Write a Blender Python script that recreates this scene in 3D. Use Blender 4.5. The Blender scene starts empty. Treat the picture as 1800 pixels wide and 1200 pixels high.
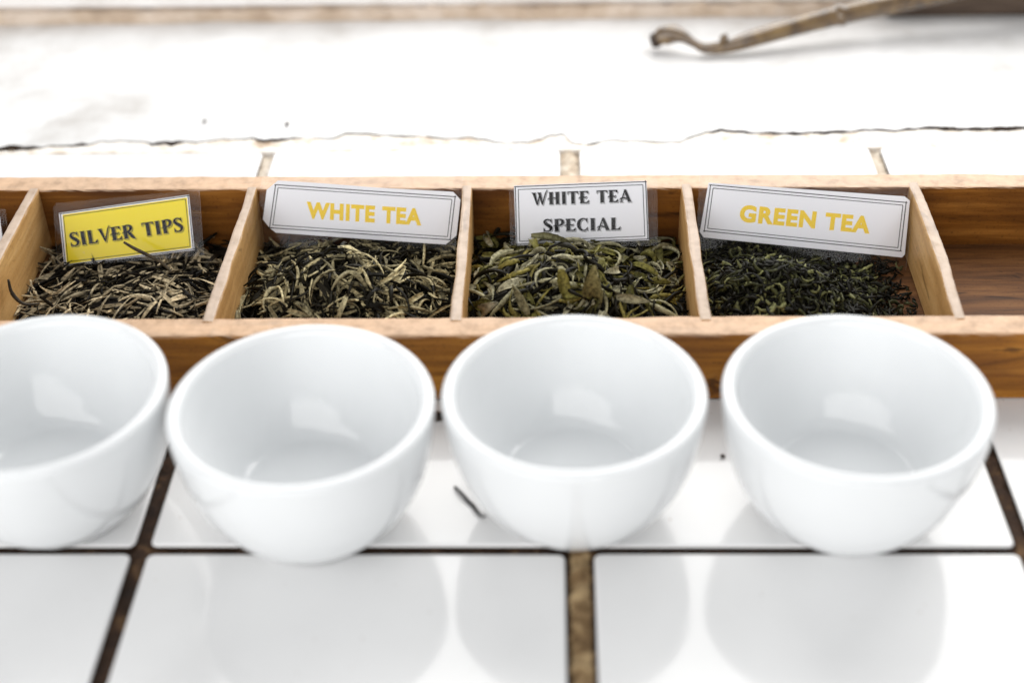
import bpy, bmesh, math, random
import numpy as np
from mathutils import Vector, Matrix

S = bpy.context.scene
COL = S.collection
rng = np.random.default_rng(7)
random.seed(7)

# ------------------------------------------------------------------ camera
cam_d = bpy.data.cameras.new("camera")
cam = bpy.data.objects.new("camera", cam_d); COL.objects.link(cam)
cam_d.lens = 50.0; cam_d.sensor_width = 36.0
cam_d.clip_start = 0.01; cam_d.clip_end = 50
R_ = (0.99959457, 0.02047629, -0.0197844)
D_ = (-0.00368816, -0.59588243, -0.80306321)
F_ = (-0.02823293, 0.8028106, -0.59556532)
cam.matrix_world = Matrix(((R_[0], -D_[0], -F_[0], -0.00898695),
                           (R_[1], -D_[1], -F_[1], 0.0),
                           (R_[2], -D_[2], -F_[2], 0.34439531),
                           (0, 0, 0, 1)))
cam_d.dof.use_dof = True
cam_d.dof.focus_distance = 0.592
cam_d.dof.aperture_fstop = 4.5
S.camera = cam

# ------------------------------------------------------------------ light
W = bpy.data.worlds.new("World"); S.world = W; W.use_nodes = True
bg = W.node_tree.nodes["Background"]
bg.inputs[0].default_value = (0.965, 0.985, 1.0, 1); bg.inputs[1].default_value = 0.33

def area(name, loc, target, sx, sy, power, color):
    d = bpy.data.lights.new(name, 'AREA'); d.shape = 'RECTANGLE'
    d.size = sx; d.size_y = sy; d.energy = power; d.color = color
    o = bpy.data.objects.new(name, d); COL.objects.link(o)
    o.location = loc
    o.rotation_euler = (Vector(target) - Vector(loc)).to_track_quat('-Z', 'Y').to_euler()
    return o
# the window the counter stands at, and the softer light of the room from the front
area("window_light", (0.24, 1.08, 0.56), (0.16, 0.45, 0.08), 1.15, 0.86, 8.2, (1.0, 0.985, 0.96))
area("room_light", (-1.2, -2.1, 1.22), (0, 0.45, 0.1), 6.0, 2.3, 68.0, (1.0, 0.985, 0.97))

S.view_settings.view_transform = 'Standard'
S.view_settings.look = 'None'
S.view_settings.exposure = 0.74
S.view_settings.gamma = 1.0
S.view_settings.use_curve_mapping = False
S.cycles.use_denoising = True
S.cycles.max_bounces = 10
S.cycles.transparent_max_bounces = 24
S.cycles.caustics_reflective = False
S.cycles.caustics_refractive = False
S.cycles.sample_clamp_indirect = 4.0

# ------------------------------------------------------------------ helpers
def link(o, parent=None):
    COL.objects.link(o)
    if parent is not None: o.parent = parent
    return o

def tag(o, label=None, cat=None, group=None, kind=None):
    if label: o["label"] = label
    if cat: o["category"] = cat
    if group: o["group"] = group
    if kind: o["kind"] = kind
    return o

def empty(name, loc=(0, 0, 0), rot=(0, 0, 0)):
    o = bpy.data.objects.new(name, None); o.empty_display_size = 0.02
    o.location = loc; o.rotation_euler = rot
    return link(o)

def mesh_obj(name, verts, faces, mat, parent=None, smooth=False, loc=None):
    me = bpy.data.meshes.new(name)
    me.from_pydata([tuple(map(float, v)) for v in verts], [], [tuple(map(int, f)) for f in faces])
    me.validate()
    if mat: me.materials.append(mat)
    if smooth:
        me.polygons.foreach_set("use_smooth", [True] * len(me.polygons))
    o = bpy.data.objects.new(name, me)
    if loc is not None: o.location = loc
    return link(o, parent)

class MB:
    def __init__(s): s.v = []; s.f = []
    def add(s, v, f):
        n = len(s.v); s.v += [tuple(a) for a in v]; s.f += [tuple(i + n for i in q) for q in f]
    def build(s, name, mat, parent=None, smooth=False): return mesh_obj(name, s.v, s.f, mat, parent, smooth)

def catmull(P, n=8):
    P = np.asarray(P, float); Q = np.vstack([2*P[0]-P[1], P, 2*P[-1]-P[-2]]); out = []
    for i in range(1, len(Q)-2):
        for t in np.linspace(0, 1, n, endpoint=False):
            a, b, c, d = Q[i-1], Q[i], Q[i+1], Q[i+2]
            out.append(.5*((2*b)+(c-a)*t+(2*a-5*b+4*c-d)*t*t+(3*b-a-3*c+d)*t**3))
    out.append(P[-1]); return np.array(out)

def smooth_noise(n, step, amp, r=rng):
    k = max(2, int(n/step)+2); v = r.normal(0, amp, k)
    return np.interp(np.arange(n)/step, np.arange(k), v)

# ------------------------------------------------------------------ materials
def new_mat(name):
    m = bpy.data.materials.new(name); m.use_nodes = True
    nt = m.node_tree; b = nt.nodes["Principled BSDF"]
    return m, nt, nt.nodes, nt.links, b

def coord(nt, scale=(1, 1, 1)):
    tc = nt.nodes.new("ShaderNodeTexCoord"); mp = nt.nodes.new("ShaderNodeMapping")
    mp.inputs["Scale"].default_value = scale
    nt.links.new(tc.outputs["Object"], mp.inputs["Vector"]); return mp.outputs["Vector"]

def noise(nt, vec, scale, detail=4, rough=.55, dist=0.0):
    n = nt.nodes.new("ShaderNodeTexNoise"); n.inputs["Scale"].default_value = scale
    n.inputs["Detail"].default_value = detail; n.inputs["Roughness"].default_value = rough
    n.inputs["Distortion"].default_value = dist
    nt.links.new(vec, n.inputs["Vector"]); return n.outputs["Fac"]

def ramp(nt, fac, stops):
    r = nt.nodes.new("ShaderNodeValToRGB"); e = r.color_ramp.elements
    while len(e) < len(stops): e.new(.5)
    for el, (p, c) in zip(e, stops): el.position = p; el.color = (*c, 1) if len(c) == 3 else c
    nt.links.new(fac, r.inputs[0]); return r.outputs["Color"]

def mix(nt, fac, a, b, mode='MIX'):
    m = nt.nodes.new("ShaderNodeMix"); m.data_type = 'RGBA'; m.blend_type = mode
    for s, v in ((m.inputs[0], fac), (m.inputs[6], a), (m.inputs[7], b)):
        if hasattr(v, "links"): nt.links.new(v, s)
        elif isinstance(v, (int, float)): s.default_value = v
        else: s.default_value = (*v, 1)
    return m.outputs[2]

def bump(nt, b, h, strength, dist=.001):
    n = nt.nodes.new("ShaderNodeBump"); n.inputs["Strength"].default_value = strength
    n.inputs["Distance"].default_value = dist
    nt.links.new(h, n.inputs["Height"]); nt.links.new(n.outputs[0], b.inputs["Normal"])

def plain(name, col, rough=.5, spec=.5):
    m, nt, N, L, b = new_mat(name)
    b.inputs["Base Color"].default_value = (*col, 1); b.inputs["Roughness"].default_value = rough
    b.inputs["Specular IOR Level"].default_value = spec
    return m

def wood(name, dark, mid, light, axis=0, worn=None, rough=.5, grain=1.0, blotch=None):
    """grain runs along axis; worn = colour of the bare edges that face up"""
    m, nt, N, L, b = new_mat(name)
    sc = [70*grain]*3; sc[axis] = 5*grain
    v = coord(nt, tuple(sc))
    g = noise(nt, v, 3.0, 6, .62, .6)
    base = ramp(nt, g, [(.28, dark), (.5, mid), (.72, light)])
    sc2 = [1]*3; sc2[axis] = .4
    v2 = coord(nt, tuple(sc2))
    bl = noise(nt, v2, 38, 3, .6)
    base = mix(nt, ramp(nt, bl, [(.38, (0, 0, 0)), (.68, (1, 1, 1))]), base, blotch or dark, 'MIX') if blotch else base
    fl = noise(nt, coord(nt), 900, 2, .5)
    base = mix(nt, ramp(nt, fl, [(.60, (0, 0, 0)), (.75, (.55, .55, .55))]), base, tuple(c*.45 for c in dark))
    kn = noise(nt, coord(nt, tuple(.35 if i == axis else 1 for i in range(3))), 85, 3, .5, 1.2)
    base = mix(nt, ramp(nt, kn, [(.66, (0, 0, 0)), (.73, (.8, .8, .8))]), base, tuple(c*.5 for c in dark))
    if worn:
        geo = N.new("ShaderNodeNewGeometry"); sx = N.new("ShaderNodeSeparateXYZ")
        L.new(geo.outputs["Normal"], sx.inputs[0])
        up = N.new("ShaderNodeMapRange"); up.inputs[1].default_value = .3; up.inputs[2].default_value = .8
        L.new(sx.outputs[2], up.inputs[0])
        wn = noise(nt, coord(nt, (1, 1, 1)), 130, 5, .65)
        wcol = ramp(nt, wn, [(.30, tuple(c*.66 for c in worn)), (.50, worn), (.62, tuple(min(1, c*1.12) for c in worn))])
        wcol = mix(nt, .3, wcol, base)
        base = mix(nt, up.outputs[0], base, wcol)
    L.new(base, b.inputs["Base Color"])
    b.inputs["Roughness"].default_value = rough; b.inputs["Specular IOR Level"].default_value = .25
    hb = noise(nt, v, 6, 5, .6)
    bump(nt, b, hb, .45, .0006)
    return m

def glaze(name, col, rough=.07, wave=.03, specks=False):
    m, nt, N, L, b = new_mat(name)
    v = coord(nt)
    t = noise(nt, v, 22, 3, .5)
    c = mix(nt, ramp(nt, t, [(.35, (0, 0, 0)), (.75, (1, 1, 1))]), col, tuple(a*.95 for a in col))
    if specks:
        s = noise(nt, v, 420, 2, .5)
        c = mix(nt, ramp(nt, s, [(.735, (0, 0, 0)), (.77, (.7, .7, .7))]), c, (.35, .27, .2))
    L.new(c, b.inputs["Base Color"])
    b.inputs["Roughness"].default_value = rough
    b.inputs["IOR"].default_value = 1.5
    bump(nt, b, noise(nt, v, 30, 2, .5), wave, .002)
    return m

M = {}
M['tile'] = glaze('white_glazed_tile', (.77, .77, .77), .10, .06, True)
M['porcelain'] = glaze('white_porcelain', (.72, .735, .745), .05, .02)

def grout_mat():
    m, nt, N, L, b = new_mat('grout')
    v = coord(nt)
    a = noise(nt, v, 130, 8, .7)
    darkc = ramp(nt, a, [(.35, (.012, .005, .002)), (.55, (.045, .020, .008)), (.72, (.20, .11, .045))])
    tanc = ramp(nt, a, [(.30, (.04, .02, .008)), (.46, (.20, .12, .05)), (.60, (.44, .31, .16))])
    sx = N.new("ShaderNodeSeparateXYZ"); L.new(v, sx.inputs[0])
    # the middle joint has paler mortar; behind the tray bright light is painted in
    ab = N.new("ShaderNodeMath"); ab.operation = 'ABSOLUTE'; L.new(sx.outputs[0], ab.inputs[0])
    lt = N.new("ShaderNodeMath"); lt.operation = 'LESS_THAN'; lt.inputs[1].default_value = .0034
    wob = N.new("ShaderNodeMath"); wob.operation = 'MULTIPLY_ADD'; wob.inputs[1].default_value = .0030
    L.new(noise(nt, v, 160, 5, .65), wob.inputs[0]); L.new(ab.outputs[0], wob.inputs[2])
    off = N.new("ShaderNodeMath"); off.operation = 'SUBTRACT'; off.inputs[1].default_value = .0015
    L.new(wob.outputs[0], off.inputs[0]); L.new(off.outputs[0], lt.inputs[0])
    gt = N.new("ShaderNodeMath"); gt.operation = 'GREATER_THAN'; gt.inputs[1].default_value = .5; L.new(sx.outputs[1], gt.inputs[0])
    mx = N.new("ShaderNodeMath"); mx.operation = 'MAXIMUM'; L.new(lt.outputs[0], mx.inputs[0]); L.new(gt.outputs[0], mx.inputs[1])
    palec = ramp(nt, a, [(.30, (.36, .25, .16)), (.5, (.66, .56, .44)), (.65, (.76, .70, .61))])
    tanc = mix(nt, gt.outputs[0], tanc, palec)
    L.new(mix(nt, mx.outputs[0], darkc, tanc), b.inputs["Base Color"])
    b.inputs["Roughness"].default_value = .9
    bump(nt, b, a, .9, .002)
    return m
M['grout'] = grout_mat()
M['stained'] = plain('stained_tile_edge', (.035, .02, .012), .85, .2)

def plaster_mat(name, c0, c1, c2, sc, rough=.6):
    m, nt, N, L, b = new_mat(name)
    v = coord(nt)
    a = noise(nt, v, sc, 6, .62)
    L.new(ramp(nt, a, [(.30, c0), (.45, c1), (.6, c2)]), b.inputs["Base Color"])
    b.inputs["Roughness"].default_value = rough
    bump(nt, b, noise(nt, v, sc*2, 5, .6), .5, .0012)
    return m
M['mortar'] = plaster_mat('painted_mortar', (.40, .28, .18), (.74, .68, .60), (.82, .80, .78), 75)
M['sill'] = plaster_mat('painted_sill', (.50, .48, .46), (.66, .655, .65), (.76, .76, .76), 14, .22)
M['frame'] = plaster_mat('weathered_frame', (.60, .56, .53), (.74, .71, .69), (.80, .78, .77), 30)
M['dirt'] = plaster_mat('dirty_joint', (.38, .28, .20), (.52, .41, .31), (.64, .54, .45), 30, .9)
M['darkbrown'] = wood('dark_brown', (.035, .024, .016), (.08, .055, .04), (.13, .095, .07), 0, None, .7)

WORN = (.72, .51, .35)
M['front'] = wood('honey_pine', (.11, .036, .004), (.33, .128, .012), (.48, .215, .034), 0, WORN, .5, 1.0, (.15, .05, .008))
M['back'] = wood('varnished_pine', (.05, .016, .003), (.18, .066, .009), (.34, .145, .028), 0, WORN, .45, .8, (.07, .024, .006))
M['base'] = wood('stained_base', (.035, .013, .004), (.125, .050, .014), (.22, .098, .03), 0, None, .6)
M['divider'] = wood('plywood_divider', (.38, .20, .065), (.54, .31, .115), (.66, .42, .18), 1, (.46, .40, .36), .45, 1.0)

M['paper'] = plain('label_paper', (.92, .92, .945), .6, .2)
M['yellow'] = plain('yellow_print', (.92, .74, .004), .5, .3)
M['ink'] = plain('black_ink', (.006, .006, .007), .6, .1)
M['goldink'] = plain('golden_ink', (.93, .63, .006), .5, .3)

def film_mat():
    m, nt, N, L, b = new_mat('laminate_film')
    N.remove(b); out = N["Material Output"]
    tr = N.new("ShaderNodeBsdfTransparent"); tr.inputs[0].default_value = (.995, .995, 1, 1)
    gl = N.new("ShaderNodeBsdfGlossy"); gl.inputs["Roughness"].default_value = .06
    fr = N.new("ShaderNodeFresnel"); fr.inputs[0].default_value = 1.2
    v = coord(nt)
    bp = N.new("ShaderNodeBump"); bp.inputs["Strength"].default_value = .06; bp.inputs["Distance"].default_value = .002
    L.new(noise(nt, v, 60, 2, .5), bp.inputs["Height"]); L.new(bp.outputs[0], gl.inputs["Normal"])
    mx = N.new("ShaderNodeMixShader"); L.new(fr.outputs[0], mx.inputs[0]); L.new(tr.outputs[0], mx.inputs[1]); L.new(gl.outputs[0], mx.inputs[2])
    df = N.new("ShaderNodeBsdfDiffuse"); df.inputs[0].default_value = (.7, .7, .72, 1)
    m2 = N.new("ShaderNodeMixShader"); m2.inputs[0].default_value = .003
    L.new(mx.outputs[0], m2.inputs[1]); L.new(df.outputs[0], m2.inputs[2])
    L.new(m2.outputs[0], out.inputs[0])
    return m
M['film'] = film_mat()
M['filmedge'] = plain('film_cut_edge', (.80, .78, .76), .3)

def tea_mat(name, rough=.5, trans=0.0):
    m, nt, N, L, b = new_mat(name)
    at = N.new("ShaderNodeAttribute"); at.attribute_name = "leaf_colour"
    n = noise(nt, coord(nt), 700, 3, .6)
    c = mix(nt, ramp(nt, n, [(.40, (0, 0, 0)), (.66, (.68, .68, .68))]), at.outputs["Color"], (.009, .0065, .0035))
    L.new(c, b.inputs["Base Color"]); b.inputs["Roughness"].default_value = rough
    b.inputs["Specular IOR Level"].default_value = .12
    bump(nt, b, noise(nt, coord(nt), 1100, 3, .6), .5, .0005)
    return m
M['tea'] = tea_mat('dried_tea', .48)

def bamboo_mat():
    m, nt, N, L, b = new_mat('varnished_twig')
    v = coord(nt)
    L.new(ramp(nt, noise(nt, v, 120, 4, .6), [(.3, (.04, .020, .006)), (.5, (.10, .055, .016)), (.7, (.20, .125, .043))]), b.inputs["Base Color"])
    b.inputs["Roughness"].default_value = .24
    b.inputs["Coat Weight"].default_value = .5; b.inputs["Coat IOR"].default_value = 1.5; b.inputs["Coat Roughness"].default_value = .22; b.inputs["Specular IOR Level"].default_value = .8
    return m
M['bamboo'] = bamboo_mat()
M['cutend'] = plain('dark_cut_end', (.035, .02, .012), .7)

def water_mat():
    m, nt, N, L, b = new_mat('water_drop')
    b.inputs["Transmission Weight"].default_value = 1; b.inputs["IOR"].default_value = 1.33
    b.inputs["Roughness"].default_value = 0; return m
M['water'] = water_mat()

# ------------------------------------------------------------------ the tiled counter
def rounded_prism(x0, y0, x1, y1, z0, z1, r=.0025, e=.0009):
    """rounded-corner tile with an eased top edge"""
    v, f = [], []
    def ring(inset, z):
        rr = max(r-inset, .0004); c = []
        for cx, cy, a0 in ((x1-inset-rr, y1-inset-rr, 0), (x0+inset+rr, y1-inset-rr, 90), (x0+inset+rr, y0+inset+rr, 180), (x1-inset-rr, y0+inset+rr, 270)):
            for k in range(5):
                a = math.radians(a0+k*22.5); c.append((cx+rr*math.cos(a), cy+rr*math.sin(a), z))
        return c
    rings = [ring(0, z0), ring(0, z1-e)] + [ring(e*(1-math.cos(a)), z1-e*(1-math.sin(a))) for a in (math.pi/6, math.pi/3, math.pi/2)]
    n = 20
    for q in rings: v += q
    for k in range(len(rings)-1):
        for i in range(n): f.append((k*n+i, k*n+(i+1) % n, (k+1)*n+(i+1) % n, (k+1)*n+i))
    f.append(tuple(range((len(rings)-1)*n, len(rings)*n)))
    return v, f

tl = MB()
gaps = {-3: .005, -2: .005, -1: .0056, 0: .0096, 1: .0056, 2: .005, 3: .005, 4: .005}
rows = [(-.104, .046), (.046, .196), (.196, .346), (.346, .496), (.496, .6235)]
for (ya, yb) in rows:
    for k in range(-4, 4):
        g0, g1 = gaps.get(k, .005)/2, gaps.get(k+1, .005)/2
        dz = random.uniform(-.00025, .00025)
        v, f = rounded_prism(k*.15+g0, ya+.0017, (k+1)*.15-g1, yb-(.0021 if yb < .6 else 0), -.008, dz)
        tl.add(v, f)
counter = tl.build('tiled_counter', M['tile'], None); counter.data.materials.append(M['stained'])
tag(counter, kind='structure')
for p in counter.data.polygons:
    p.use_smooth = len(p.vertices) == 4
    if min(counter.data.vertices[i].co.z for i in p.vertices) < -.005: p.material_index = 1

# grout bed: a finely bumped sheet a little below the tile faces
def height_sheet(name, xs, ys, zf, mat):
    X, Y = np.meshgrid(xs, ys); Z = zf(X, Y)
    v = np.stack([X, Y, Z], -1).reshape(-1, 3); nx = len(xs)
    f = [(j*nx+i, j*nx+i+1, (j+1)*nx+i+1, (j+1)*nx+i) for j in range(len(ys)-1) for i in range(nx-1)]
    return mesh_obj(name, v, f, mat, None, True)
g = height_sheet('grout', np.linspace(-.62, .62, 560), np.linspace(-.12, .70, 380),
                 lambda X, Y: -.0026 + .0016*np.exp(-(X/.0032)**4) + rng.normal(0, .0006, X.shape), M['grout'])
tag(g, kind='structure')

# crumbling joint between the tiles and the window sill
crack = [(-420, 629), (-287, 628.7), (-274, 628.5), (-262, 631), (-243, 632.7), (-238, 635.5), (-227, 636), (-216, 634.7), (-210, 632.5), (-199, 634),
         (-187, 634.2), (-177, 637), (-160, 638), (-155, 635), (-136, 638.2), (-119, 637), (-113, 642.5), (-104, 641.3), (-86, 639), (-72, 638.4),
         (-63, 635.5), (-50, 638), (-38, 633), (-30, 630), (-20, 631.6), (-11, 637), (-3, 640), (1, 630), (11, 629), (21, 633), (40, 631), (56, 631),
         (62, 636), (69, 640.9), (77, 641.9), (96, 639.2), (114, 638.9), (143, 640.3), (153, 641.9), (163, 640.5), (176, 643.5), (200, 641.1), (228, 642.4), (420, 642)]
gapw = [(-420, 3), (-290, 4), (-272, 3.4), (-265, .3), (-246, 2.2), (-238, .3), (-214, .25), (-208, 2.6), (-200, 3.8), (-194, .6), (-175, .3), (-162, 1.6), (-140, 1.8), (-128, .2),
        (-112, 1.2), (-98, 1.7), (-80, .8), (-50, .8), (-30, 1.4), (-15, .4), (0, .9), (30, .5), (55, .7), (72, 1.8), (90, 2.2), (110, 2.4), (140, 2.0), (170, 2.5), (200, 3.0), (228, 3.4), (420, 3.5)]
cx = np.arange(-420, 421, 1.2)
cyl = np.interp(cx, [c[0] for c in crack], [c[1] for c in crack]) + smooth_noise(len(cx), 3, .45) + rng.normal(0, .18, len(cx))
gw = np.clip(np.interp(cx, [c[0] for c in gapw], [c[1] for c in gapw])*(1+smooth_noise(len(cx), 4, .45)), .04, None)
def strip(name, y_front, y_back, z, mat, lip=True):
    v, f = [], []
    for x, a, b in zip(cx, y_front, y_back):
        v += [(x/1000, a/1000, z-.007), (x/1000, a/1000, z-.0003), (x/1000, a/1000+.0003, z), (x/1000, (a+b)/2000, z), (x/1000, b/1000-.0003, z), (x/1000, b/1000, z-.0003), (x/1000, b/1000, z-.007)]
    n = 7
    for i in range(len(cx)-1):
        for k in range(n-1): f.append((i*n+k, (i+1)*n+k, (i+1)*n+k+1, i*n+k+1))
    o = mesh_obj(name, v, f, mat, None, True); o.data.materials.append(M['stained'])
    for p in o.data.polygons:
        k = p.index % (n-1); p.material_index = 1 if k == (n-2 if mat is M['mortar'] else 0) and gw[p.index//(n-1)] > .16 else 0; p.use_smooth = False
    return o
mo = strip('mortar_joint', np.full_like(cx, 623.9)+smooth_noise(len(cx), 5, .15), cyl-gw/2, -.0002, M['mortar']); tag(mo, kind='structure')
si = strip('window_sill', cyl+gw/2, np.full_like(cx, 790.), .0003, M['sill']); tag(si, kind='structure')

# window frame behind the sill: dirty joint along its foot, rail above
def board_x(x0, x1, y0, y1, z0, z1, e=.0012, n=60, jit=.0002, waves=0.0, edge_wear=0.0):
    """a board along x with eased edges that wander a little"""
    prof = [(y0, z0+e), (y0, z1-e), (y0+e*.3, z1-e*.3), (y0+e, z1), (y1-e, z1), (y1-e*.3, z1-e*.3), (y1, z1-e), (y1, z0+e), (y1-e, z0), (y0+e, z0)]
    v, f = [], []; m = len(prof)
    wa = smooth_noise(n+1, 6, waves); wb = smooth_noise(n+1, 5, waves)
    for i, x in enumerate(np.linspace(x0, x1, n+1)):
        for k, (y, z) in enumerate(prof):
            jy, jz = (rng.normal(0, jit, 2) if 1 <= k <= 6 else (0, 0))
            v.append((x, y+jy+(wa[i] if k < 4 else (wb[i] if k < 8 else 0)), z+jz))
    for i in range(n):
        for k in range(m): f.append((i*m+k, i*m+(k+1) % m, (i+1)*m+(k+1) % m, (i+1)*m+k))
    f.append(tuple(range(m))[::-1]); f.append(tuple(n*m+k for k in range(m)))
    v2 = [(a, b, c) for a, b, c in v]
    return v2, [q[::-1] for q in f]

fr = empty('window_frame', (0, .78, 0)); tag(fr, 'pale weathered window frame rail along the back of the white sill', 'window frame')
v, f = board_x(-.6, .6, .002, .04, .0070, .040, .003, 80, .0003, .0008)
mesh_obj('rail', v, f, M['frame'], fr)
v, f = board_x(-.6, .6, -.001, .04, -.002, .0072, .001, 200, .0006, .0010)
mesh_obj('dirty_foot', v, f, M['dirt'], fr)
v, f = board_x(.185, .60, -.0065, .0015, .0012, .036, .003, 60, .0003, .0015)
mesh_obj('dark_strip', v, f, M['darkbrown'], fr)  # dark brown strip in front of the right part of the rail

# ------------------------------------------------------------------ compartment tray
tray = empty('wooden_tray', (0, .426, 0))
tag(tray, 'long low honey coloured wooden compartment tray holding the tea samples', 'tray')
Y0 = .426
TX0, TX1 = -.3345, .3375
def tr_obj(name, vf, mat, smooth=False):
    v, f = vf; return mesh_obj(name, [(a, b-Y0, c) for a, b, c in v], f, mat, tray, smooth)
v, f = board_x(TX0, TX1, .426, .438, .0, .0312, .0011, 200, .00007, .00025); tr_obj('front_board', (v, f), M['front'])
v, f = board_x(TX0, TX1, .5330, .5445, .0, .0312, .0009, 200, .00007, .00022)
v = [(a, b-.0072*a, c) for a, b, c in v]; tr_obj('back_board', (v, f), M['back'])
v, f = board_x(TX0+.001, TX1-.001, .4365, .5345, .0004, .0022, .0004, 20, 0); tr_obj('base_board', (v, f), M['base'])
for xe, s in ((TX0, 1), (TX1, -1)):
    v, f = board_x(.4378, .5335, 0, .010, .0002, .0309, .001, 30, .00015)
    v = [(xe+s*b, a, c) for a, b, c in v]
    if s < 0: f = [q[::-1] for q in f]
    f = [q[::-1] for q in f]
    tr_obj('end_board', (v, f), M['divider'])
def divider(xf, xb, th=.0046, bow=0.0):
    v, f = board_x(.4352, .5352, -th/2, th/2, .0021, .0316, .0011, 36, .00004, .00022)
    out = []
    for a, b, c in v:
        t = (a-.4352)/.1
        out.append((xf+(xb-xf)*t + b + bow*math.sin(math.pi*t), a, c))
    tr_obj('divider', (out, [q for q in f]), M['divider'])
for xf, xb, bow in ((-.2345, -.2355, .0), (-.1397, -.1394, .0), (-.0453, -.0454, 0), (.0486, .0492, 0), (.1434, .1466, .0012), (.239, .240, 0)):
    divider(xf, xb, .0046, bow)

# ------------------------------------------------------------------ bowls
def bowl_mesh():
    outer = catmull([(.0222, .0004), (.0232, .0012), (.0240, .0026), (.0268, .0050), (.0330, .0120), (.0384, .0222), (.0417, .0335), (.0432, .0440), (.0436, .0500)], 5)
    lip = catmull([(.0436, .0500), (.0436, .0514), (.0427, .0526), (.0412, .0529), (.0401, .0525), (.0390, .0511)], 4)
    inner = catmull([(.0390, .0511), (.0381, .0460), (.0358, .0372), (.0314, .0278), (.0270, .0208), (.0247, .0180)], 5)
    floor = catmull([(.0247, .0180), (.0234, .0170), (.0217, .0165), (.0150, .0163), (.0070, .0163), (.0005, .0163)], 4)
    under = [(.0005, .0030), (.0175, .0030), (.0182, .0020), (.0190, .0004)]
    P = list(map(tuple, under)) + list(map(tuple, outer)) + list(map(tuple, lip[1:])) + list(map(tuple, inner[1:])) + list(map(tuple, floor[1:]))
    n = 112; v, f = [], []
    for r, z in P:
        for i in range(n):
            a = 2*math.pi*i/n; v.append((r*math.cos(a), r*math.sin(a), z))
    m = len(P)
    for k in range(m-1):
        for i in range(n): f.append((k*n+i, k*n+(i+1) % n, (k+1)*n+(i+1) % n, (k+1)*n+i))
    f.append(tuple(range(n))[::-1]); f.append(tuple((m-1)*n+i for i in range(n)))
    return v, f
bv, bf = bowl_mesh()
bowls = [((-.1815, .3675), 20, 'empty white porcelain bowl below the yellow label, cut off by the left edge'),
         ((-.0914, .3606), 140, 'empty white porcelain bowl below the white label lettered in yellow WHITE TEA'),
         ((-.0016, .3665), 250, 'empty white porcelain bowl below the black lettered special label, over the middle tile joint'),
         ((.0905, .3647), 75, 'empty white porcelain bowl below the GREEN TEA label, farthest right in the row')]
b0 = None
for (x, y), rz, lab in bowls:
    if b0 is None:
        b0 = o = mesh_obj('tea_bowl', bv, bf, M['porcelain'], None, True)
    else:
        o = b0.copy(); COL.objects.link(o)
    o.location = (x, y, 0.0004); o.rotation_euler = (math.radians(random.uniform(-.5, .5)), math.radians(random.uniform(-.5, .5)), math.radians(rz)); o.scale = (random.uniform(.992, 1.01), random.uniform(.992, 1.01), random.uniform(.985, 1.015))
    tag(o, lab, 'bowl', 'white tasting bowls in a row before the tray')

# ------------------------------------------------------------------ lettering
def stroke(P, w, n=7, smooth=True):
    P = np.asarray(P, float); wd = np.asarray(w, float) if np.ndim(w) else np.full(len(P), float(w))
    Q = np.column_stack([P, wd])
    if smooth and len(P) > 2: Q = catmull(Q, n)
    p, wd = Q[:, :2], Q[:, 2]
    t = np.gradient(p, axis=0); t /= np.maximum(np.linalg.norm(t, axis=1, keepdims=True), 1e-9)
    nrm = np.column_stack([-t[:, 1], t[:, 0]])
    L, R = p+nrm*wd[:, None]/2, p-nrm*wd[:, None]/2
    v = np.vstack([L, R]); m = len(p)
    return v.tolist(), [(m+i, m+i+1, i+1, i) for i in range(m-1)]
def poly(*pts):
    a = sum(pts[i][0]*pts[(i+1) % len(pts)][1]-pts[(i+1) % len(pts)][0]*pts[i][1] for i in range(len(pts)))
    pts = list(pts) if a > 0 else list(pts)[::-1]
    return [list(p) for p in pts], [tuple(range(len(pts)))]
T, t_ = .265, .11
def serif(x, y, w, up):      # bracketed slab
    s = 1 if up else -1
    return [poly((x-w/2, y), (x+w/2, y), (x+w/2-.02, y+s*.05), (x-w/2+.02, y+s*.05)),
            poly((x-w/2+.05, y+s*.045), (x+w/2-.05, y+s*.045), (x+T*.4, y+s*.13), (x-T*.4, y+s*.13))]
def stem(x, y0=0, y1=1, s0=True, s1=True, w=T, sw=.36):
    q = [poly((x-w/2, y0), (x+w/2, y0), (x+w/2, y1), (x-w/2, y1))]
    if s0: q += serif(x, y0, sw, True)
    if s1: q += serif(x, y1, sw, False)
    return q
G = {}
G['I'] = (.40, stem(.2))
G['T'] = (.80, stem(.40, 0, 1, True, False) + [poly((.03, .90), (.77, .90), (.79, 1.0), (.01, 1.0)), poly((.01, 1.02), (.10, .90), (.03, .76), (.0, .78)), poly((.79, 1.02), (.70, .90), (.78, .76), (.81, .78))])
G['L'] = (.68, stem(.2, 0, 1, False, True) + [poly((.03, 0), (.62, 0), (.62, .10), (.03, .10)), poly((.45, .05), (.66, -.0), (.70, .26), (.655, .27))])
G['E'] = (.72, stem(.2, 0, 1, False, False) + [poly((.03, 0), (.64, 0), (.64, .10), (.03, .10)), poly((.48, .05), (.68, 0), (.72, .25), (.675, .26)),
                 poly((.03, .90), (.62, .90), (.62, 1), (.03, 1)), poly((.46, .95), (.66, 1.0), (.68, .77), (.64, .76)),
                 stroke([(-.06, .40), (.08, .50), (.28, .52), (.46, .47), (.56, .57)], [.04, .11, .12, .11, .04])])
G['H'] = (.86, stem(.2) + stem(.66) + [stroke([(-.07, .40), (.06, .49), (.3, .52), (.55, .50), (.66, .52)], [.04, .11, .12, .11, .11])])
G['P'] = (.72, stem(.2) + [stroke([(.2, .955), (.40, .965), (.58, .88), (.61, .72), (.52, .54), (.36, .47), (.10, .48), (-.03, .40)], [.10, .12, .19, .23, .18, .12, .10, .04])])
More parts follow.
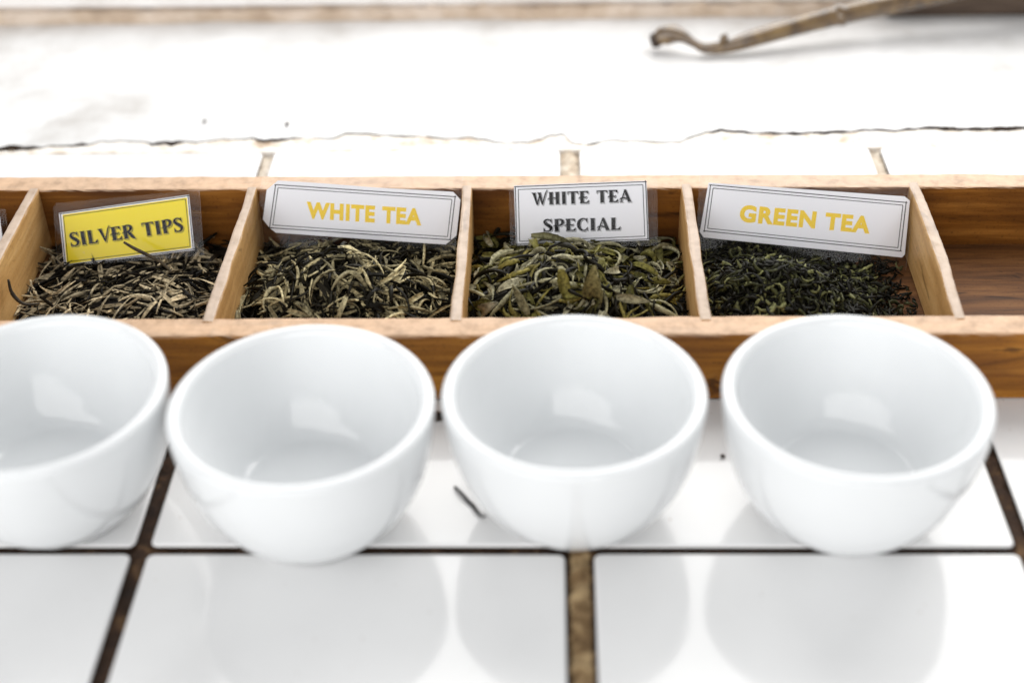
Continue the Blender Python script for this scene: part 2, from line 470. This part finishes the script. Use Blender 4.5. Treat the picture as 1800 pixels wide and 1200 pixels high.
G['R'] = (.80, stem(.2) + [stroke([(.2, .955), (.40, .965), (.57, .89), (.60, .75), (.52, .60), (.36, .52), (.10, .51), (-.03, .43)], [.10, .12, .19, .23, .18, .12, .10, .04]),
                 stroke([(.36, .54), (.52, .30), (.66, .08), (.84, -.05)], [.14, .22, .20, .05])])
G['S'] = (.66, [stroke([(.56, .80), (.50, .90), (.34, .975), (.17, .91), (.12, .76), (.24, .60), (.42, .46), (.54, .30), (.48, .10), (.30, .025), (.12, .08), (.05, .24)],
                       [.08, .09, .11, .16, .20, .24, .25, .22, .16, .11, .09, .08]), poly((.53, 1.02), (.60, 1.02), (.59, .70), (.545, .70)), poly((.02, -.02), (.09, -.02), (.08, .30), (.035, .30))])
G['C'] = (.80, [stroke([(.68, .74), (.60, .92), (.42, .975), (.20, .84), (.11, .52), (.20, .18), (.42, .025), (.60, .08), (.72, .26)],
                       [.08, .10, .12, .20, .24, .20, .12, .10, .06]), poly((.65, 1.02), (.72, 1.02), (.715, .66), (.665, .66)), poly((.68, .02), (.73, .0), (.74, .30), (.70, .30))])
G['A'] = (.86, [poly((.07, .03), (.18, .03), (.48, .98), (.38, .98)), poly((.34, 1.0), (.51, 1.02), (.87, 0), (.62, 0)),
                stroke([(.02, .20), (.14, .30), (.36, .33), (.56, .27), (.68, .36)], [.04, .11, .12, .11, .04])]
                + [poly((0, 0), (.28, 0), (.26, .05), (.02, .05)), poly((.58, 0), (.92, 0), (.90, .05), (.60, .05))])
G['V'] = (.82, [poly((.08, .97), (.31, .97), (.51, 0), (.41, 0)), stroke([(.44, .02), (.60, .50), (.72, .88), (.86, 1.16)], [.11, .10, .09, .05])]
                + [poly((.0, 1), (.36, 1), (.34, .95), (.02, .95))])
G['W'] = (1.18, [poly((.08, .97), (.31, .97), (.47, 0), (.36, 0)), poly((.38, .02), (.48, .02), (.66, .82), (.57, .84)), poly((.48, .97), (.71, .97), (.86, 0), (.75, 0)),
                 stroke([(.79, .02), (.93, .50), (1.04, .88), (1.18, 1.22)], [.11, .10, .09, .05])]
                 + [poly((.0, 1), (.36, 1), (.34, .95), (.02, .95)), poly((.42, 1), (.74, 1), (.72, .95), (.44, .95))])

def serif_text(text):
    """-> [(verts2d, faces)], width in cap heights"""
    x = 0; out = []
    for ch in text:
        if ch == ' ': x += .48; continue
        w, pieces = G[ch]
        for v, f in pieces: out.append(([(a+x, b) for a, b in v], f))
        x += w+.07
    return out, x-.07

def sans_text(text):
    cu = bpy.data.curves.new('txt', 'FONT'); cu.body = text; cu.size = 1; cu.offset = .05; cu.space_character = 1.13; cu.resolution_u = 6
    ob = bpy.data.objects.new('txt', cu); COL.objects.link(ob)
    me = bpy.data.meshes.new_from_object(ob.evaluated_get(bpy.context.evaluated_depsgraph_get()))
    v = np.array([q.co[:2] for q in me.vertices]); f = [tuple(p.vertices) for p in me.polygons]
    bpy.data.objects.remove(ob); bpy.data.curves.remove(cu); bpy.data.meshes.remove(me)
    v -= v.min(0); h = v[:, 1].max(); v /= h
    return [(v.tolist(), f)], v[:, 0].max()

def place_text(pieces, width, b0, b1, cap, off0, doff, scale_off=(0, 0)):
    """lay text on a card: local coords in mm -> metres; b0/b1 baseline ends"""
    b0, b1 = np.array(b0, float), np.array(b1, float); d = b1-b0; L = np.linalg.norm(d); ux = d/L; uy = np.array([-ux[1], ux[0]])
    mb = MB(); off = off0
    for v, f in pieces:
        pts = [b0+ux*(a*L/width)+uy*b*cap+np.array(scale_off) for a, b in v]
        mb.add([(p[0]/1000, -off/1000, p[1]/1000) for p in pts], f); off += doff
    return mb

def card(name, label, O, tilt, film, paper, base_border, fill=None):
    root = empty(name, O, (-math.atan(tilt), 0, 0))
    tag(root, label, 'label card', 'laminated name cards leaning in the tray')
    def slab(pts, o_front, o_back, nm, mat):
        a = sum(pts[i][0]*pts[(i+1) % len(pts)][1]-pts[(i+1) % len(pts)][0]*pts[i][1] for i in range(len(pts)))
        pts = pts if a > 0 else pts[::-1]
        n = len(pts)
        v = [(u/1000, -o_front/1000, w/1000) for u, w in pts] + [(u/1000, -o_back/1000, w/1000) for u, w in pts]
        f = [tuple(range(n)), tuple(range(2*n-1, n-1, -1))] + [(i, n+i, n+(i+1) % n, (i+1) % n) for i in range(n)]
        return mesh_obj(nm, v, f, mat, root)
    slab(paper, 0, -.12, 'paper_insert', M['paper'])
    if fill: slab(fill, .05, .02, 'coloured_panel', M['yellow'])
    if base_border:
        mb = MB(); off = .07; B = np.array(base_border, float); c = B.mean(0)
        for inset, wd, over in ((0, .38, .5), (1.25, .30, 0)):
            Q = []
            for i in range(4):
                p, a, b = B[i], B[i-1]-B[i], B[(i+1) % 4]-B[i]
                Q.append(p + inset*(a/np.linalg.norm(a)+b/np.linalg.norm(b)))
            for i in range(4):
                p, r = Q[i], Q[(i+1) % 4]; d = (r-p)/np.linalg.norm(r-p); m = np.array([-d[1], d[0]])*wd/2
                p2, r2 = p-d*over, r+d*over*(.3 if i % 2 else 1)
                v = [p2+m, p2-m, r2-m, r2+m]
                mb.add([(q[0]/1000, -off/1000, q[1]/1000) for q in v], [(0, 1, 2, 3)]); off += .006
        mb.build('printed_border', M['ink'], root)
    fo = slab(film, .74, .60, 'laminate_film', M['film']); fo.data.materials.append(M['filmedge'])
    for p in fo.data.polygons:
        if len(p.vertices) == 4 and p.index > 1: p.material_index = 1
    return root

def serif_lines(root, lines):
    main, gap, shad = MB(), MB(), MB()
    for txt, b0, b1, cap in lines:
        pc, w = serif_text(txt); k = cap
        s = place_text(pc, w, b0, b1, cap, .14, .0012, (.060*k, -.075*k)); shad.add(s.v, s.f)
        s = place_text(pc, w, b0, b1, cap, .30, .0012, (.030*k, -.040*k)); gap.add(s.v, s.f)
        s = place_text(pc, w, b0, b1, cap, .46, .0012); main.add(s.v, s.f)
    return main, gap, shad

# yellow card
c1 = card('name_card', 'laminated yellow card printed SILVER TIPS in black', (-.2240, .510, 0), .55,
          [(-.7, 31.5), (.6, 33.6), (63.2, 39.0), (64.2, 10.6), (.0, 6.1)],
          [(1.4, 29.3), (58.5, 36.9), (60.0, 13.0), (2.7, 6.4)],
          [(2.1, 29.0), (58.1, 36.4), (59.5, 13.4), (3.2, 6.8)], [(3.0, 28.6), (57.6, 35.7), (58.7, 13.9), (3.8, 7.2)])
mn, gp, sh = serif_lines(c1, [('SILVER TIPS', (6.1, 14.8), (55.9, 21.3), 5.9)])
sh.build('letter_shadow', M['ink'], c1); gp.build('letter_gap', M['yellow'], c1); mn.build('lettering', M['ink'], c1)
# white tea
c2 = card('name_card', 'laminated white card printed WHITE TEA in yellow, corners of its paper clipped', (-.1386, .515, 0), .48,
          [(5.9, 48.7), (92.0, 42.2), (87.0, 4.6), (-0.0, 12.5)],
          [(11.5, 40.3), (31.2, 38.9), (57.4, 36.7), (87.2, 34.9), (90.3, 31.5), (88.3, 16.0), (83.5, 12.1), (56.8, 14.1), (9.6, 17.7), (7.0, 19.8), (4.2, 23.5), (6.4, 36.3)],
          [(10.4, 38.5), (88.0, 32.8), (85.5, 14.2), (7.0, 19.9)])
pc, w = sans_text('WHITE TEA'); place_text(pc, w, (23.1, 23.8), (73.1, 20.4), 7.4, .14, 0).build('lettering', M['goldink'], c2)
# white tea special
c3 = card('name_card', 'laminated white card printed WHITE TEA SPECIAL in black on two lines', (-.0269, .512, 0), .55,
          [(-.5, 39.9), (63.0, 41.7), (63.6, 12.8), (0.0, 10.9)],
          [(1.7, 38.8), (58.6, 40.6), (59.7, 15.1), (2.5, 13.1)],
          [(2.3, 38.3), (58.2, 40.1), (59.3, 15.6), (2.8, 13.6)])
mn, gp, sh = serif_lines(c3, [('WHITE TEA', (9.3, 30.4), (52.0, 31.6), 5.3), ('SPECIAL', (14.2, 19.0), (47.5, 19.6), 5.3)])
sh.build('letter_shadow', M['ink'], c3); gp.build('letter_gap', M['paper'], c3); mn.build('lettering', M['ink'], c3)
# green tea
c4 = card('name_card', 'laminated white card printed GREEN TEA in yellow, tilted down to the right', (.0525, .511, 0), .5,
          [(1.8, 48.7), (93.4, 40.0), (90.0, .3), (0, 9.8)],
          [(5.4, 40.1), (88.6, 33.7), (91.0, 31.9), (89.7, 8.9), (88.6, 7.6), (3.7, 16.7), (2.0, 19.1)],
          [(6.3, 39.1), (89.4, 31.1), (87.8, 10.4), (3.9, 19.5)])
pc, w = sans_text('GREEN TEA'); place_text(pc, w, (18.6, 23.3), (74.3, 17.8), 7.5, .14, 0).build('lettering', M['goldink'], c4)
# sliver of a card in the compartment at the far left
c5 = card('name_card', 'laminated white card mostly cut off by the left edge of the picture', (-.3215, .519, 0), .36,
          [(0, 28.5), (74.3, 27.0), (74.5, 5.0), (0, 4.0)], [(3, 24.5), (71.3, 23.5), (71.5, 8.5), (3, 8.0)],
          [(5, 23.0), (69.3, 22.0), (69.5, 10.0), (5, 9.5)])

# ------------------------------------------------------------------ tea
def leaf_tube(base, direction, up, L, wd, thick, bend, twist, r, col, ns=7, nr=5):
    """one rolled leaf: tapered, bent and twisted; returns verts, faces, colours"""
    d = np.array(direction, float); d /= np.linalg.norm(d)
    u = np.array(up, float); u -= d*(u@d); u /= max(np.linalg.norm(u), 1e-6); s = np.cross(d, u)
    P = []; pos = np.array(base, float)-d*L*.5; a = b = 0.0; V = []; C = []
    k1, k2 = bend*r.normal(0, 1), bend*r.normal(0, 1); kk = r.uniform(.3, .7); dk = r.normal(0, bend*.9)
    taper0, taper1 = r.uniform(.25, .7), r.uniform(.05, .3)
    fat = r.uniform(.3, .7)
    a -= k1*.5; b -= k2*.5
    ph = r.uniform(0, 6.28)
    for i in range(ns):
        q = i/(ns-1)
        dd = d*math.cos(a)*math.cos(b)+s*math.sin(a)+u*math.sin(b)*.6; dd /= np.linalg.norm(dd)
        if i: pos = pos+dd*L/(ns-1)
        prof = (taper0+(1-taper0)*min(q/fat, 1)) if q < fat else (1-(1-taper1)*((q-fat)/(1-fat))**1.3)
        uu = u-dd*(u@dd); uu /= max(np.linalg.norm(uu), 1e-6); ss = np.cross(dd, uu)
        tw = ph+twist*q
        for j in range(nr):
            an = 2*math.pi*j/nr
            o1, o2 = math.cos(an)*wd*.5*prof*(1+r.normal(0, .16)), math.sin(an)*thick*.5*prof
            V.append(pos+ss*(o1*math.cos(tw)-o2*math.sin(tw))+uu*(o1*math.sin(tw)+o2*math.cos(tw)))
            C.append(col*(1+.25*(q-.5)*1.0))
        a += k1/(ns-1); b += k2/(ns-1)
        if q > kk: a += dk/(ns-1)
    F = []
    for i in range(ns-1):
        for j in range(nr): F.append((i*nr+j, i*nr+(j+1) % nr, (i+1)*nr+(j+1) % nr, (i+1)*nr+j))
    F.append(tuple(range(nr))[::-1]); F.append(tuple((ns-1)*nr+j for j in range(nr)))
    return V, F, C

def leaf_blade(base, direction, up, L, wd, curl, bend, r, col, ns=9, nw=7, crump=1.0):
    """a broad curled leaf: closed thin shell with cupped cross-section"""
    d = np.array(direction, float); d /= np.linalg.norm(d)
    u = np.array(up, float); u -= d*(u@d); u /= max(np.linalg.norm(u), 1e-6)
    V, C = [], []; pos = np.array(base, float)-d*L*.5; ang = -bend*.5
    waves = [crump*r.normal(0, .22, nw) for _ in range(ns)]
    rings = []
    for i in range(ns):
        q = i/(ns-1); dd = d*math.cos(ang)+u*math.sin(ang); uu = u*math.cos(ang)-d*math.sin(ang); ss = np.cross(dd, uu)
        if i: pos = pos+dd*L/(ns-1)
        ang += bend/(ns-1)
        w = wd*max(.12, math.sin(math.pi*(q*.86+.10))**.75)
        cc = curl*(.8+.5*q); row = []
        for j in range(nw):
            tt = (j/(nw-1)-.5); th = tt*cc
            R = w/max(cc, .05)
            row.append(pos+ss*math.sin(th)*R+uu*(R*(1-math.cos(th))+waves[i][j]*w*.25*abs(tt)*2))
        rings.append((row, uu))
    th = .00022
    for row, uu in rings:
        for p in row: V.append(p); C.append(col*r.uniform(.8, 1.15))
    for row, uu in rings:
        for p in row: V.append(p-uu*th); C.append(col*r.uniform(.55, .8))
    F = []; n0 = ns*nw
    for i in range(ns-1):
        for j in range(nw-1):
            q = (i*nw+j, i*nw+j+1, (i+1)*nw+j+1, (i+1)*nw+j)
            F.append(q); F.append(tuple(k+n0 for k in q[::-1]))
        for j in (0, nw-1):
            q = (i*nw+j, (i+1)*nw+j, (i+1)*nw+j+n0, i*nw+j+n0); F.append(q if j == 0 else q[::-1])
    for i in (0, ns-1):
        for j in range(nw-1):
            q = (i*nw+j, i*nw+j+1, i*nw+j+1+n0, i*nw+j+n0); F.append(q[::-1] if i == 0 else q)
    return V, F, C

def tea_object(name, parts, smooth=True):
    V, F, C = [], [], []
    for v, f, c in parts:
        n = len(V); V += list(v); C += list(c); F += [tuple(k+n for k in q) for q in f]
    o = mesh_obj(name, V, F, M['tea'], None, smooth)
    at = o.data.color_attributes.new("leaf_colour", 'FLOAT_COLOR', 'POINT')
    arr = np.ones((len(V), 4), np.float32); arr[:, :3] = np.clip(np.array(C), 0, 1)
    at.data.foreach_set("color", arr.ravel())
    return o

FLOOR = .0022
def heap(name, label, x0, x1, hf, n, kind, seed, sparse=None):
    r = np.random.default_rng(seed); y0, y1 = .4385, .5315
    parts = []
    # near-black core under the leaves; shade of the gaps painted into its colour
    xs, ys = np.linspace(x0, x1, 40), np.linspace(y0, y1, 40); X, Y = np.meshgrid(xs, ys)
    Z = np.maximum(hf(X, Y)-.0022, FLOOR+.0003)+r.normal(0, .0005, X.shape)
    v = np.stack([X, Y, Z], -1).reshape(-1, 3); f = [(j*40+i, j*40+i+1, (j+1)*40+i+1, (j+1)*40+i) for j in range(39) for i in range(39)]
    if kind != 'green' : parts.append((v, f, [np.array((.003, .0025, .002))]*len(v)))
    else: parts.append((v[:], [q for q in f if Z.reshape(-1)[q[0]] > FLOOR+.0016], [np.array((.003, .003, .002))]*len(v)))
    cnt = 0
    while cnt < n:
        x, y = r.uniform(x0, x1), r.uniform(y0, y1)
        h = float(hf(np.array(x), np.array(y)))
        if sparse and r.uniform() > sparse(x, y): continue
        cnt += 1
        e = .002
        gx = float(hf(np.array(x+e), np.array(y))-h)/e; gy = float(hf(np.array(x), np.array(y+e))-h)/e
        yaw = r.uniform(0, 2*math.pi)
        dx, dy = math.cos(yaw), math.sin(yaw)
        layer = r.uniform(-1, 1)
        tilt = r.normal(0, .45 if kind == 'green' else .26)
        d = (dx, dy, dx*gx+dy*gy+tilt); up = (-gx, -gy, 1)
        z = h+layer*.0022-.0003; top = layer > -.25  # leaves below the top layer stay dark, gap shade put into their colour
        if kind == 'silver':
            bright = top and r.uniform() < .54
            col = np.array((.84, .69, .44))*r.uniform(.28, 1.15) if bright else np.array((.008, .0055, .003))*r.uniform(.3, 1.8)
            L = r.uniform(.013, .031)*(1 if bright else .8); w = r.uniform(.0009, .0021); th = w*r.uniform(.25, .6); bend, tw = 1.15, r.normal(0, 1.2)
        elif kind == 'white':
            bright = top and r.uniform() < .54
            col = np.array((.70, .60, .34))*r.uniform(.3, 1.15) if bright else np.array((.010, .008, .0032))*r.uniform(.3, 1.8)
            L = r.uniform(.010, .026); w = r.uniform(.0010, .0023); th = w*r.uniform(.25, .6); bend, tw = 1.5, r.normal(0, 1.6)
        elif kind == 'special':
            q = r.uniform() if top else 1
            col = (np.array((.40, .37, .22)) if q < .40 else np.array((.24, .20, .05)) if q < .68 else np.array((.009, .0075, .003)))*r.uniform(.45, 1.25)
            if top and r.uniform() < .26:
                L = r.uniform(.008, .017); w = r.uniform(.003, .0062)
                rol = r.normal(0, .6); up2 = (up[0]+rol, up[1]+r.normal(0, .5)-.25, 1)
                c2 = np.array((.22, .20, .055))*r.uniform(.3, 1.4) if r.uniform() < .7 else np.array((.55, .51, .34))
                parts.append(leaf_blade((x, y, z+.001), d, up2, L, w, r.uniform(2.0, 4.8), r.normal(0, 1.3), r, c2)); continue
            L = r.uniform(.012, .028); w = r.uniform(.0014, .0032); th = w*r.uniform(.35, .7); bend, tw = 1.7, r.normal(0, 1.5)
        else:
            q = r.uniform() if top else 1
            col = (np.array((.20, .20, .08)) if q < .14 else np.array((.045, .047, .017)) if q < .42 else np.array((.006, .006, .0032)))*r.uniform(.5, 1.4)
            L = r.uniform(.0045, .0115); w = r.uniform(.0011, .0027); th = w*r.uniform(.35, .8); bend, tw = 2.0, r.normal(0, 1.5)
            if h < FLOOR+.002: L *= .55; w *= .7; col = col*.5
        m = .5*L*.8
        x = min(max(x, x0+m*abs(dx)), x1-m*abs(dx)); y = min(max(y, y0+m*abs(dy)), y1-m*abs(dy))
        z = max(z, FLOOR+.0006+.25*L*abs(tilt))
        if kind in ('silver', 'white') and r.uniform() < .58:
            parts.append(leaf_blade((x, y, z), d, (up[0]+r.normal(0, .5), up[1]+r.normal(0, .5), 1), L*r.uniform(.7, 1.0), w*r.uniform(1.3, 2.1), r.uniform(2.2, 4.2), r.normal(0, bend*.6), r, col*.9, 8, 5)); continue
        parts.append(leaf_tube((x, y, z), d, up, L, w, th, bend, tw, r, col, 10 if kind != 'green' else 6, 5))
    for _ in range(500 if kind != 'green' else 1500):       # broken bits and dust
        x, y = r.uniform(x0, x1), r.uniform(y0, y1); h = float(hf(np.array(x), np.array(y)))
        if sparse and r.uniform() > sparse(x, y)+.15: continue
        L = r.uniform(.0012, .0042); yaw = r.uniform(0, 6.28)
        x = min(max(x, x0+L*.5), x1-L*.5); y = min(max(y, y0+L*.5), y1-L*.5)
        c = np.array((.05, .042, .022))*r.uniform(.2, 1.6) if r.uniform() < .8 else np.array((.40, .35, .20))*r.uniform(.4, 1)
        parts.append(leaf_tube((x, y, max(h+r.uniform(-.002, .0008), FLOOR+.0006)), (math.cos(yaw), math.sin(yaw), r.normal(0, .3)), (0, 0, 1), L, r.uniform(.0005, .0014), .0005, .8, 0, r, c, 4, 4))
    o = tea_object(name, parts)
    tag(o, label, 'loose tea', 'heaps of dried tea in the tray', 'stuff')
    return o
def gauss(cx_, cy_, A, sx, sy, base): return lambda X, Y: FLOOR+base+A*np.exp(-((X-cx_)/sx)**2-((Y-cy_)/sy)**2)
heap('tea_leaves', 'heap of long silvery needle tea in front of the yellow card', -.2315, -.1425, gauss(-.172, .468, .0095, .036, .029, .0004), 1350, 'silver', 11)
heap('tea_leaves', 'tall heap of pale twisted tea in front of the yellow lettered WHITE TEA card', -.1370, -.0480, gauss(-.098, .482, .0200, .033, .029, .0016), 1950, 'white', 12)
heap('tea_leaves', 'heap of broad curled olive tea leaves in front of the two line card', -.0430, .0460, gauss(-.002, .480, .0195, .038, .033, .0024), 1000, 'special', 13)
h4f = gauss(.083, .478, .0205, .030, .024, .0012)
def h4(X, Y): return h4f(X, Y)+.0035*np.exp(-((X-.060)/.02)**2)
heap('tea_leaves', 'dark heap of small green tea fragments in front of the GREEN TEA card', .0515, .1405, h4, 3800, 'green', 14,
     lambda x, y: 1.0 if x < .118 else max(.14, 1-(x-.118)/.022))
r5 = None
heap('tea_leaves', 'dark heap of tea in the compartment cut off by the left edge', -.3220, -.2380, gauss(-.285, .480, .012, .04, .036, .003), 700, 'silver', 15)

# single leaves that stand out
def big(*a): return leaf_blade(*a, ns=15, nw=11, crump=1.5)
def one_leaf(label, kindf, seed, group=None, name='tea_leaf'):
    o = tea_object(name, [kindf(np.random.default_rng(seed))])
    tag(o, label, 'tea leaf', group); return o
def tube_pts(P, w, col, nr=6):
    P = catmull(P, 5); n = len(P); V, F, C = [], [], []
    for i, p in enumerate(P):
        t = P[min(i+1, n-1)]-P[max(i-1, 0)]; t /= np.linalg.norm(t)
        u = np.cross(t, (0, 0, 1)) if abs(t[2]) < .9 else np.cross(t, (1, 0, 0)); u /= np.linalg.norm(u); s = np.cross(t, u)
        q = i/(n-1); rr = w*.5*(.35+.65*math.sin(math.pi*min(1, q*.8+.15)))
        for j in range(nr):
            a = 2*math.pi*j/nr; V.append(p+u*math.cos(a)*rr+s*math.sin(a)*rr*.7); C.append(np.array(col))
    for i in range(n-1):
        for j in range(nr): F.append((i*nr+j, i*nr+(j+1) % nr, (i+1)*nr+(j+1) % nr, (i+1)*nr+j))
    F.append(tuple(range(nr))[::-1]); F.append(tuple((n-1)*nr+j for j in range(nr)))
    return V, F, C
one_leaf('long dark tea needle poking up across the lower edge of the yellow card',
         lambda r: tube_pts([(-.1905, .506, .0222), (-.186, .505, .0195), (-.1795, .503, .0170), (-.173, .498, .0165), (-.168, .492, .0160)], .0020, (.05, .036, .02)), 1)
one_leaf('dark hooked tea leaf leaning against the plywood divider at the left',
         lambda r: tube_pts([(-.2295, .474, .0250), (-.2285, .472, .0195), (-.2245, .471, .0150), (-.219, .474, .0130)], .0019, (.04, .03, .02)), 2)
one_leaf('large blurred olive leaf standing upright in the middle of the broad leaf heap',
         lambda r: big((.0078, .4605, .0315), (-.05, -.15, 1), (-.25, -1, .1), .0175, .0120, 2.9, -.9, r, np.array((.26, .22, .09))), 3)
one_leaf('yellow edged tongue shaped leaf hanging left of the large blurred olive leaf',
         lambda r: big((-.0040, .4640, .0265), (.2, -.45, -.85), (.1, -1, .35), .0150, .0078, 3.2, .7, r, np.array((.25, .21, .05))), 4)
one_leaf('pale cream curled leaf low at the left front of the broad leaf heap',
         lambda r: big((-.0335, .4580, .0215), (.5, -.5, .7), (-.2, -1, .7), .0130, .0075, 3.0, -1.0, r, np.array((.45, .42, .30))), 5)
one_leaf('pale folded leaf at the right front of the broad leaf heap',
         lambda r: big((.0230, .4600, .0235), (1, -.1, -.12), (0, -1, .7), .0135, .0066, 3.6, .8, r, np.array((.40, .36, .22))), 6)
one_leaf('long wrinkled grey green leaf arched atop the heap below the word SPECIAL',
         lambda r: big((-.0085, .4970, .0278), (1, .05, -.25), (0, -.8, .9), .0185, .0050, 3.6, -1.5, r, np.array((.17, .16, .08))), 7)
one_leaf('mottled pale leaf left of centre at the front of the broad leaf heap',
         lambda r: big((-.0215, .4585, .0250), (-.45, .1, 1), (-.1, -1, .3), .0155, .0060, 3.4, .9, r, np.array((.38, .35, .20))), 8)
one_leaf('small bent dark tea leaf lying on the white tile left of the middle bowl',
         lambda r: tube_pts([(-.0440, .3766, .0007), (-.0418, .3728, .0016), (-.0388, .3688, .0010), (-.0372, .3668, .0009), (-.0358, .3638, .0014), (-.0338, .3612, .0010), (-.0322, .3608, .0012)], .0015, (.05, .05, .055)), 9)

def blob(name, label, cat, loc, s, mat, seed, flat=.6, group=None):
    bm = bmesh.new(); bmesh.ops.create_icosphere(bm, subdivisions=2, radius=s)
    r = np.random.default_rng(seed)
    for v in bm.verts: v.co *= 1+r.normal(0, .12) if mat is not M['water'] else 1; v.co.z *= flat
    me = bpy.data.meshes.new(name); bm.to_mesh(me); bm.free(); me.materials.append(mat)
    for p in me.polygons: p.use_smooth = True
    o = bpy.data.objects.new(name, me); o.location = loc; link(o); tag(o, label, cat, group); return o
M['crumb'] = plain('dark_crumb', (.05, .035, .03), .8)
blob('tea_crumb', 'tiny dark crumb on the tile between the two right bowls', 'crumb', (.053, .393, .0006), .0009, M['crumb'], 1)
blob('tea_crumb', 'tiny grey crumb on the white sill above the yellow card', 'crumb', (-.1881, .6543, .0014), .0010, M['crumb'], 2)
blob('tea_crumb', 'small dark crumb on the white sill above the yellow lettered WHITE TEA card', 'crumb', (-.1447, .6505, .0014), .0013, M['crumb'], 3)
blob('water_drop', 'clear water drop on the tile between the second bowl and the middle bowl', 'water drop', (-.0524, .4155, .0012), .0026, M['water'], 4, .55)

# ------------------------------------------------------------------ varnished twig on the sill
tw = empty('wooden_stick', (.0763, .728, 0)); tag(tw, 'varnished knobbly wooden stick with a hooked end lying on the white sill', 'stick')
O0 = np.array((.0763, .728, 0))
def tube(P, Rr, mat, name, n=7, nr=14, knots=()):
    Q = catmull(np.column_stack([np.asarray(P, float), Rr]), n); V, F = [], []; m = len(Q)
    for i in range(m):
        t = Q[min(i+1, m-1), :3]-Q[max(i-1, 0), :3]; t /= np.linalg.norm(t)
        u = np.cross(t, (0, 0, 1)); u /= np.linalg.norm(u); s = np.cross(u, t)
        for j in range(nr):
            a = 2*math.pi*j/nr; V.append(Q[i, :3]-O0+(u*math.cos(a)+s*math.sin(a))*Q[i, 3]*(1+.04*math.sin(3*a+i*.4)))
    for i in range(m-1):
        for j in range(nr): F.append((i*nr+j, (i+1)*nr+j, (i+1)*nr+(j+1) % nr, i*nr+(j+1) % nr))
    F.append(tuple(range(nr))); F.append(tuple((m-1)*nr+j for j in range(nr))[::-1])
    return mesh_obj(name, V, F, mat, tw, True)
Z = .0008
tube([(.0500, .735, .0068+Z), (.0535, .735, .0085+Z), (.0580, .735, .0094+Z), (.0640, .733, .0088+Z), (.0700, .730, .0062+Z), (.0768, .728, .0040+Z), (.0890, .7295, .0048+Z), (.1048, .733, .0078+Z),
      (.1500, .745, .0150+Z), (.2039, .755, .0225+Z), (.2706, .765, .0325+Z), (.40, .792, .0445)],
     [.0040, .0052, .0052, .0036, .0024, .0031, .0037, .0048, .0054, .0057, .0060, .006], M['bamboo'], 'stem')
tube([(.0468, .7354, .0050+Z), (.0484, .7352, .0056+Z), (.0502, .735, .0066+Z)], [.0034, .0044, .0041], M['cutend'], 'cut_end')
tube([(.1480, .7442, .0146+Z), (.1510, .7452, .0152+Z), (.1545, .7460, .0158+Z)], [.0053, .0065, .0055], M['bamboo'], 'node')
tube([(.0855, .7290, .0078+Z), (.0862, .7288, .0100+Z), (.0870, .7288, .0118+Z)], [.0022, .0024, .0012], M['bamboo'], 'bud')
